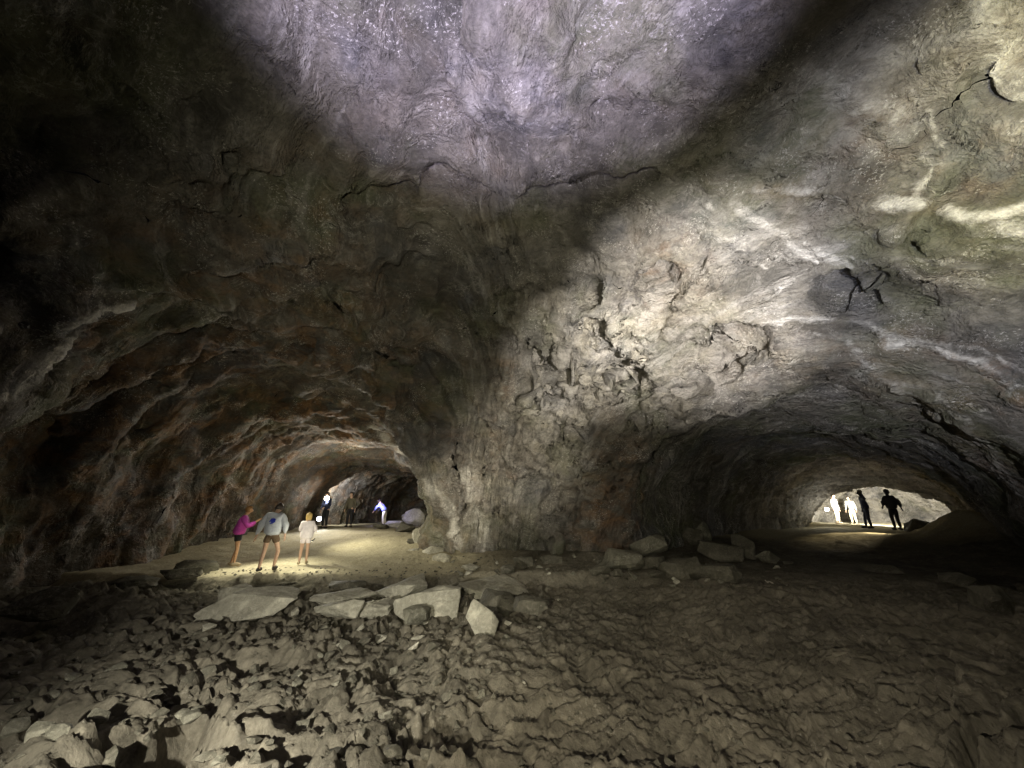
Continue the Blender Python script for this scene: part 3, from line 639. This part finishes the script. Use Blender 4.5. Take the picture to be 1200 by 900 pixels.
for k in range(2600):
    if k % 3: x, y = pr.uniform(-9, 3.2), pr.uniform(2.6, 12)
    else: x, y = pr.uniform(-4, 9), pr.uniform(3, 15)
    z = fh(x, y) if False else 0
    spots.append((x, y))
gr = np.array([s for s in spots if not hasattr(s[0], '__len__')])
gh = floor_h(gr[:, 0], gr[:, 1]); verts = []; faces = []
base = np.array([(0, 0, .6), (.9, .1, 0), (.2, .8, .05), (-.7, .5, -.05), (-.8, -.5, .1), (.3, -.8, 0), (.5, .3, .45), (0, 0, -.5)])
bf = [(0, 6, 2), (0, 2, 3), (0, 3, 4), (0, 4, 5), (0, 5, 6), (6, 5, 1), (6, 1, 2), (7, 2, 1), (7, 3, 2), (7, 4, 3), (7, 5, 4), (7, 1, 5)]
for (x, y), z in zip(gr, gh):
    s = pr.uniform(.012, .05); a = pr.uniform(0, 6.3); c, sn = math.cos(a), math.sin(a); n0 = len(verts)
    for b in base:
        j = [pr.uniform(.75, 1.25) for _ in range(3)]; bx, by, bz = b[0] * j[0] * s, b[1] * j[1] * s, b[2] * j[2] * s
        verts.append((x + bx * c - by * sn, y + bx * sn + by * c, z + bz))
    faces += [tuple(i + n0 for i in f) for f in bf]
bm.free()
g = mesh_from('gravel', np.array(verts), np.array(faces), M_ROCK_DARK, smooth=False); g['kind'] = 'stuff'; g['label'] = 'fine grit and gravel strewn over the cave floor'; g['category'] = 'gravel'
print('rocks', round(time.time() - T0, 1))

# ------------------------------------------------------------------ people
DG = None
def skin_mesh(nodes, edges, mat, levels=2, root=0, name='body'):
    """nodes: [(x, y, z, rx, ry)]; grows one continuous surface with the Skin modifier"""
    me = bpy.data.meshes.new(name + '_skeleton'); me.from_pydata([n[:3] for n in nodes], edges, [])
    o = bpy.data.objects.new('skeleton', me); COL.objects.link(o)
    o.modifiers.new('s', 'SKIN').use_smooth_shade = True
    if not me.skin_vertices: me.skin_vertices.new()
    for i, sv in enumerate(me.skin_vertices[0].data): sv.radius = nodes[i][3:5]; sv.use_root = (i == root)
    sd = o.modifiers.new('b', 'SUBSURF'); sd.levels = sd.render_levels = levels
    dg = bpy.context.evaluated_depsgraph_get(); dg.update()
    r = bpy.data.meshes.new_from_object(o.evaluated_get(dg)); bpy.data.objects.remove(o); bpy.data.meshes.remove(me)
    r.name = name; r.materials.clear(); r.materials.append(mat)
    return r
def child(name, me, parent, label=None):
    o = bpy.data.objects.new(name, me); COL.objects.link(o); o.parent = parent
    if label: o['label'] = label
    return o
SKIN = cloth('skin', (.52, .34, .24), .55, .08)
def ellipsoid(c, r, mat, seg=12, deform=None, name='shape'):
    bm = bmesh.new(); bmesh.ops.create_uvsphere(bm, u_segments=seg, v_segments=max(6, seg * 2 // 3), radius=1)
    for v in bm.verts:
        p = v.co.copy()
        if deform: p = deform(p)
        v.co = Vector(c) + Vector((p.x * r[0], p.y * r[1], p.z * r[2]))
    for f in bm.faces: f.smooth = True
    me = bpy.data.meshes.new(name); bm.to_mesh(me); bm.free(); me.materials.append(mat); return me
def person(loc, facing, height, label, top, bottom, shoe, hair, hair_long=False, pose=None, top_w=1.0, shorts=True, group=None, dress=False, hood=False, skin=None, print_mat=None):
    """local frame: the figure faces +Y, x to its right, feet at the origin; joints given for a 1.70 m figure"""
    skin = skin or SKIN; k = height / 1.70; P = dict(pose or {})
    root = bpy.data.objects.new('person', None); COL.objects.link(root); root.empty_display_size = .2
    root.location = loc; root.rotation_euler = (0, 0, math.radians(facing)); root.scale = (k, k, k)
    root['label'] = label; root['category'] = 'person'
    if group: root['group'] = group
    lean = P.get('lean', 0.0); hz = P.get('hip', .92); ln = math.radians(lean)
    def up(d, x=0, y=0):                               # point d metres up the leaning spine
        return (x, math.sin(ln) * d + y * math.cos(ln), hz + math.cos(ln) * d - y * math.sin(ln))
    hd = math.radians(P.get('head', 10) + lean * .6)
    neck = up(.53); hc = (0, neck[1] + math.sin(hd) * .17 + .02, neck[2] + math.cos(hd) * .17)
    J = {}
    for s, n in ((-1, 'l'), (1, 'r')):
        J['sh' + n] = up(.47, s * .17)
        J['el' + n] = P.get('el' + n, (s * .25, lean * .004, hz + .20))
        J['ha' + n] = P.get('ha' + n, (s * .27, .05 + lean * .006, hz - .05))
        J['hip' + n] = (s * .085, 0, hz - .04)
        J['kn' + n] = P.get('kn' + n, (s * .10, .03, .49))
        J['an' + n] = P.get('an' + n, (s * .11, -.02, .09))
    nodes = []; edges = []
    def add(p, rx, ry=None, link=None):
        nodes.append((*p, rx, ry or rx))
        if link is not None: edges.append((link, len(nodes) - 1))
        return len(nodes) - 1
    def mid(a, b, t): return tuple(a[i] + (b[i] - a[i]) * t for i in range(3))
    pel = add(up(0), .13, .10); w = add(up(.18), .115, .09, pel); ch = add(up(.36), .14, .10, w); ub = add(up(.46), .11, .08, ch)
    nk = add(neck, .052, .055, ub); j = add(mid(neck, hc, .5), .055, .06, nk)
    sk = add(hc, .078, .088, j); cr = add((hc[0], hc[1] - .005, hc[2] + .075), .062, .07, sk)
    add((hc[0], hc[1] + .105, hc[2] - .015), .012, .016, sk)              # nose
    for s in (-1, 1): add((hc[0] + s * .083, hc[1] - .005, hc[2] - .01), .012, .018, sk)     # ears
    for n, s in (('l', -1), ('r', 1)):
        a = add(J['sh' + n], .055, .055, ub); m1 = add(mid(J['sh' + n], J['el' + n], .5), .047, .047, a); e = add(J['el' + n], .038, .038, m1)
        m2 = add(mid(J['el' + n], J['ha' + n], .4), .036, .036, e); h = add(J['ha' + n], .024, .028, m2)
        d = Vector(J['ha' + n]) - Vector(J['el' + n]); d.normalize()
        side = d.cross(Vector((0, 0, 1))); side = Vector((0, 1, 0)) if side.length < .3 else side.normalized()
        nrm = d.cross(side).normalized()
        H = Vector(J['ha' + n]); pm = add(H + d * .05, .020, .034, h); kn_ = add(H + d * .085, .014, .034, pm)
        for q, (o_, L_) in enumerate(((-.030, .062), (-.010, .074), (.010, .070), (.030, .055))):
            f1 = add(H + d * (.09 + L_ * .5) + side * o_ + nrm * .004, .0085, .0085, kn_)
            add(H + d * (.09 + L_ * .92) + side * o_ * .9 - nrm * .014, .0075, .0075, f1)
        th = add(H + d * .055 - side * .045, .010, .010, pm); add(H + d * .085 - side * .062, .0085, .0085, th)
        hp = add(J['hip' + n], .088, .085, pel); th1 = add(mid(J['hip' + n], J['kn' + n], .45), .075, .075, hp); kk = add(J['kn' + n], .052, .055, th1)
        cf = add(mid(J['kn' + n], J['an' + n], .35), .05, .054, kk); an = add(J['an' + n], .034, .038, cf)
        foot = add((J['an' + n][0] + s * .01, J['an' + n][1] + .06, J['an' + n][2] - .05), .036, .028, an); add((J['an' + n][0] + s * .02, J['an' + n][1] + .16, J['an' + n][2] - .06), .036, .020, foot)
    child('body', skin_mesh(nodes, edges, skin, 1), root)
    # top: sweater or jacket, torso and sleeves in one piece
    tn = []; te = []
    def ta(p, rx, ry=None, link=None):
        tn.append((*p, rx, ry or rx))
        if link is not None: te.append((link, len(tn) - 1))
        return len(tn) - 1
    def crumple(me_, amp, sc):
        c = np.empty(len(me_.vertices) * 3, np.float32); me_.vertices.foreach_get('co', c); c = c.reshape(-1, 3)
        n_ = np.array([v.normal[:] for v in me_.vertices], np.float32); f = fbm(c * np.array([sc, sc, sc * .6]) + loc[0] * 3, 3)
        me_.vertices.foreach_set('co', (c + n_ * (amp * f)[:, None]).astype(np.float32).ravel()); me_.update()
    hem = -.16 if dress else -.07
    t0 = ta(up(hem), .17 * top_w, .135 * top_w); t1 = ta(up(.16), .165 * top_w, .13 * top_w, t0); t2 = ta(up(.36), .175 * top_w, .13, t1); t3 = ta(up(.47), .12, .10, t2); ta(up(.54), .062, .062, t3)
    for n in 'lr':
        a = ta(J['sh' + n], .078, .075, t3); b = ta(mid(J['sh' + n], J['el' + n], .5), .07 * top_w, .07 * top_w, a); c = ta(J['el' + n], .062 * top_w, .062 * top_w, b)
        d_ = ta(mid(J['el' + n], J['ha' + n], .6), .052, .052, c); ta(mid(J['el' + n], J['ha' + n], .95), .04, .04, d_)
    tm = skin_mesh(tn, te, top, 2, name='sweater'); crumple(tm, .028, 9); topo = child('sweater' if shorts else 'jacket', tm, root)
    # shorts or trousers
    sn = [(*up(.10), .135, .11)]; se = []
    sn.append((*up(-.02), .145, .12)); se.append((0, 1))
    for n in 'lr':
        sn.append((*J['hip' + n], .10, .10)); a = len(sn) - 1; se.append((1, a))
        if shorts:
            sn.append((*mid(J['hip' + n], J['kn' + n], .30), .102, .104)); se.append((a, len(sn) - 1)); sn.append((*mid(J['hip' + n], J['kn' + n], .52), .096, .098)); se.append((len(sn) - 2, len(sn) - 1))
        else:
            sn.append((*mid(J['hip' + n], J['kn' + n], .5), .09, .09)); se.append((a, len(sn) - 1)); sn.append((*J['kn' + n], .07, .072)); se.append((len(sn) - 2, len(sn) - 1))
            sn.append((*mid(J['kn' + n], J['an' + n], .95), .058, .06)); se.append((len(sn) - 2, len(sn) - 1))
    child('shorts' if shorts else 'trousers', skin_mesh(sn, se, bottom, 1, name='shorts'), root)
    for n, s in (('l', -1), ('r', 1)):
        A = J['an' + n]
        def dfm(p): 
            q = p.copy(); q.z = max(q.z, -.75); q.x *= 1 + .18 * p.y; q.z *= 1 - .25 * max(p.y, 0); return q
        child('shoe', ellipsoid((A[0] + s * .012, A[1] + .06, A[2] - .035), (.052, .145, .06), shoe, 14, dfm, 'shoe'), root)
    # hair or hood
    def hd_(p):
        q = p.copy()
        if p.y > .45 and p.z < .35: q.y *= .55
        if hair_long and p.z < -.2 and p.y < .3: q.z = p.z * 3.0; q.x *= 1.05
        return q
    hm = ellipsoid((hc[0], hc[1] - .018, hc[2] + .03), (.098, .108, .115), hair, 18, hd_, 'hair'); crumple(hm, .022, 16); child('hood' if hood else 'hair', hm, root)
    for s in (-1, 1):
        child('eye', ellipsoid((hc[0] + s * .032, hc[1] + .088, hc[2] + .01), (.013, .008, .010), EYE, 8, None, 'eye'), root)
    if print_mat:                                      # printed patch on the back of the sweater, laid on its surface
        bvh = BVHTree.FromPolygons([v.co.copy() for v in tm.vertices], [tuple(p.vertices) for p in tm.polygons])
        pv = []; pf = []; nx_, nz_ = 13, 13; ok = {}
        for a in range(nx_):
            for b in range(nz_):
                x = (a / (nx_ - 1) - .5) * .22; z = hz + .33 + (b / (nz_ - 1) - .5) * .20
                r2 = (x / .105) ** 2 + ((z - hz - .33) / .085) ** 2 + .35 * math.sin(a * 2.1 + b * 1.7)
                hit = bvh.ray_cast(Vector((x, -1, z)), Vector((0, 1, 0)))
                if hit[0] is not None and r2 < 1: ok[(a, b)] = len(pv); pv.append((hit[0] - Vector((0, .006, 0)))[:])
        for a in range(nx_ - 1):
            for b in range(nz_ - 1):
                c4 = [(a, b), (a + 1, b), (a + 1, b + 1), (a, b + 1)]
                if all(c in ok for c in c4): pf.append([ok[c] for c in c4])
        me = bpy.data.meshes.new('back_print'); me.from_pydata(pv, [], pf); me.materials.append(print_mat)
        sub = bpy.data.objects.new('back_print', me); COL.objects.link(sub); sub.parent = topo
    return root
EYE = cloth('eye_white', (.7, .7, .68), .3, .02)
C_MAG = cloth('magenta_fleece', (.42, .05, .34)); C_BLACK = cloth('black_cloth', (.012, .012, .014)); C_GREY = cloth('grey_sweatshirt', (.50, .53, .58))
C_BROWN = cloth('brown_shorts', (.13, .085, .05)); C_WHITE = cloth('white_sweatshirt', (.80, .74, .76)); C_BLOND = cloth('blond_hair', (.60, .42, .14), .5)
C_DHAIR = cloth('dark_hair', (.03, .02, .014), .5); C_LBROWN = cloth('brown_hair', (.30, .16, .06), .5); C_BLUEPR = cloth('blue_print', (.03, .05, .45)); C_SHOE = cloth('dark_shoe', (.03, .025, .02)); C_SHOEW = cloth('tan_shoe', (.35, .28, .18))
C_OLIVE = cloth('olive_jacket', (.10, .09, .06)); C_BLUE = cloth('blue_jacket', (.20, .22, .60)); C_CREAM = cloth('cream_trousers', (.75, .70, .52)); C_NAVY = cloth('navy_cloth', (.015, .02, .05)); C_PALE = cloth('pale_cloth', (.34, .33, .29))
SK2 = cloth('tanned_skin', (.50, .29, .16), .55, .08)
def stand(u, v):
    p = ground_at(u, v); return (p[0], p[1], p[2] + .015)
def stand_t(u, v, t):
    p = at(u, v, t); z = fh(p[0], p[1]); d = ray(u, v); return (p[0], p[1], z + .015)
WAL = dict(knl=(-.11, .10, .50), anl=(-.12, .14, .09), knr=(.10, 0, .49), anr=(.11, -.16, .10))
person(stand(272, 664), -62, 1.68, 'person in magenta sweater and black shorts holding both hands up in the left tunnel', C_MAG, C_BLACK, C_SHOEW, C_LBROWN, pose=dict(lean=8, head=22,
       ell=(-.20, .22, 1.12), hal=(-.08, .40, 1.26), elr=(.22, .20, 1.13), har=(.08, .42, 1.28), knl=(-.10, .03, .49), anl=(-.12, -.06, .09), knr=(.10, .05, .49), anr=(.12, .04, .09)), top_w=1.45, skin=SK2)
person(stand(311, 670), 8, 1.74, 'person in grey sweatshirt with blue print on the back walking into the left tunnel', C_GREY, C_BROWN, C_SHOE, C_DHAIR, pose=dict(lean=6, head=38,
       ell=(-.33, .02, 1.12), hal=(-.39, .02, .87), elr=(.30, .03, 1.12), har=(.31, .06, .88), knl=(-.13, .04, .50), anl=(-.13, -.12, .09), knr=(.19, .10, .50), anr=(.13, .12, .09)), top_w=1.42, print_mat=C_BLUEPR)
person(stand(354, 662), 22, 1.40, 'child with long blond hair in an oversized white sweatshirt and bare legs', C_WHITE, C_WHITE, C_SHOEW, C_BLOND, True, pose=dict(lean=3, head=12,
       ell=(-.24, .08, 1.12), hal=(-.10, .26, 1.18), elr=(.26, .08, 1.12), har=(.18, .30, 1.12)), top_w=1.45, dress=True)
person(stand_t(408, 621, 20.0), 175, 1.72, 'dark figure in an olive jacket and black trousers standing in the left tunnel', C_OLIVE, C_BLACK, C_SHOE, C_DHAIR, shorts=False, pose=dict(lean=4))
person(stand_t(379, 622, 19.6), 165, 1.74, 'dark figure wearing a shining head lamp deep in the left tunnel', C_NAVY, C_BLACK, C_SHOE, C_DHAIR, shorts=False, pose=dict(hal=(-.12, .30, 1.0), ell=(-.24, .05, 1.1)))
person(stand_t(450, 612, 21.5), 78, 1.66, 'stooping person in a blue-lit jacket and cream trousers beside the rockfall', C_BLUE, C_CREAM, C_SHOE, C_DHAIR, shorts=False, pose=dict(lean=38, hip=.86, ell=(-.2, .48, 1.0), hal=(-.15, .62, .85), elr=(.2, .48, 1.0), har=(.18, .60, .85)), top_w=1.15)
person(stand_t(1020, 616, 18.2), 60, 1.70, 'black silhouette raising a hand, left of the two figures before the far lit chamber', C_NAVY, C_NAVY, C_SHOE, C_DHAIR, shorts=False, skin=C_BLACK, pose=dict(lean=6, ell=(-.34, .05, 1.35), hal=(-.40, .10, 1.62), knr=(.14, .1, .49), anr=(.2, .12, .09)), top_w=1.15)  # black skin and dark clothes paint in the backlit shade
person(stand_t(1052, 618, 17.6), -10, 1.76, 'broad black silhouette in a hood, right of the two figures before the far lit chamber', C_BLACK, C_BLACK, C_SHOE, C_BLACK, shorts=False, hood=True, skin=C_BLACK, pose=dict(lean=6, ell=(-.29, .02, 1.14), hal=(-.26, .14, 1.0), elr=(.32, .02, 1.14), har=(.38, .04, .94)), top_w=1.4)  # all black, skin too, so the backlit shade is in the colour
person(stand_t(981, 606, 23.0), 200, 1.65, 'brightly lit pale figure beside the torch in the far right chamber', C_PALE, C_CREAM, C_SHOEW, C_LBROWN, shorts=False, pose={})
person(stand_t(1000, 606, 23.8), 120, 1.62, 'lit person in white standing behind the silhouette with the raised hand', C_PALE, C_CREAM, C_SHOEW, C_DHAIR, shorts=False, pose=dict(lean=5))
print('people', round(time.time() - T0, 1))

# ------------------------------------------------------------------ torches and head lamps that can be seen burning, plus unseen lights
M_BODY = cloth('lamp_body', (.03, .03, .035), .4)
def lamp(kind, loc, to, size, label, colour, strength, watts, light_col, angle=None):
    """kind torch or head_lamp: barrel, collar and glowing lens; its own lamp sits just before the lens"""
    d = (Vector(to) - Vector(loc)).normalized(); rot = d.to_track_quat('Z', 'Y')
    root = bpy.data.objects.new(kind, None); COL.objects.link(root); root.location = loc; root.rotation_mode = 'QUATERNION'; root.rotation_quaternion = rot
    root['label'] = label; root['category'] = 'torch' if kind == 'torch' else 'head lamp'
    def lathe(pts, mat, nm):
        bm = bmesh.new(); rings = []
        for r, z in pts: rings.append([bm.verts.new((r * size * math.cos(a * math.tau / 16), r * size * math.sin(a * math.tau / 16), z * size)) for a in range(16)])
        for A, B in zip(rings[:-1], rings[1:]):
            for a in range(16): bm.faces.new((A[a], A[(a + 1) % 16], B[(a + 1) % 16], B[a]))
        bm.faces.new(rings[0][::-1]); bm.faces.new(rings[-1])
        me = bpy.data.meshes.new(nm); bm.to_mesh(me); bm.free(); me.materials.append(mat); return child(nm, me, root)
    if kind == 'torch': lathe([(.3, -3.2), (.36, -3.1), (.36, -.9), (.42, -.85)], M_BODY, 'barrel')
    else: lathe([(.75, -.9), (.85, -.8), (.85, -.5), (.6, -.45)], M_BODY, 'battery_case')
    lathe([(.45, -.8), (.9, -.2), (1.0, 0), (.96, .02)], M_BODY, 'collar')
    lathe([(.9, .03), (.8, .12), (.5, .2), (.1, .23)], glow('lens_' + kind, colour, strength), 'lens')
    p = Vector(loc) + d * size * 1.6
    if angle: l = spot('lamp_and_fill_light', p, Vector(to), watts, light_col, angle, .8, size)
    else: l = point('lamp_and_fill_light', p, watts, light_col, size)
    return root
# left tunnel
p = at(383, 584, 19.3); lamp('head_lamp', p, CAM, .12, 'blazing warm head lamp on the dark figure deep in the left tunnel', (1, .93, .75), 60, 420, (1, .93, .78), 140)
spot('lamp_and_fill_light', at(396, 575, 22.5), at(400, 600, 26), 330, (1, .97, .88), 150, .8, .05)
point('lamp_and_fill_light', at(405, 560, 16.8), 230, (1, .93, .76), .06)  # added unseen light to lift the tunnel walls
spot('lamp_and_fill_light', at(384, 588, 19.8), at(352, 580, 20.5), 110, (1, .97, .88), 120, .8, .05)
p = at(374, 608, 19.1); lamp('torch', p, CAM, .11, 'bluish torch held low by the dark figure with the head lamp', (.8, .85, 1), 60, 160, (.85, .9, 1), 130)
p = at(366, 634, 10.4); lamp('torch', p, at(330, 668, 10.2), .03, 'small torch held low beside the blond child lighting the sand', (1, .95, .8), 25, 34, (1, .95, .72))
p = at(441, 588, 21.2); lamp('torch', p, at(452, 598, 21.9), .05, 'small violet torch held before the stooping person in blue', (.6, .5, 1), 40, 120, (.55, .53, 1), 110)
spot('lamp_and_fill_light', at(330, 560, 12.2), at(315, 666, 10.9), 620, (1, .95, .72), 84, .9, .05)  # added unseen light above the sand, nobody holds it
spot('lamp_and_fill_light', at(400, 575, 14.5), at(450, 645, 14.0), 330, (1, .94, .70), 110, 1.0, .05)
# right tunnel
p = at(969, 597, 20.3); lamp('torch', p, CAM, .10, 'blinding white torch at the left edge of the far right chamber', (1, 1, .92), 80, 14, (1, .96, .82))
spot('lamp_and_fill_light', at(1005, 578, 21.4), at(1065, 588, 25), 3200, (1, .97, .86), 140, .5, .06)  # added unseen light, does the far chamber's glow for the visible torch
spot('lamp_and_fill_light', at(1030, 585, 17.4), at(1018, 624, 16.4), 620, (1, .82, .5), 56, .6, .04)  # added unseen light for the warm patch on the floor
print('done', round(time.time() - T0, 1))
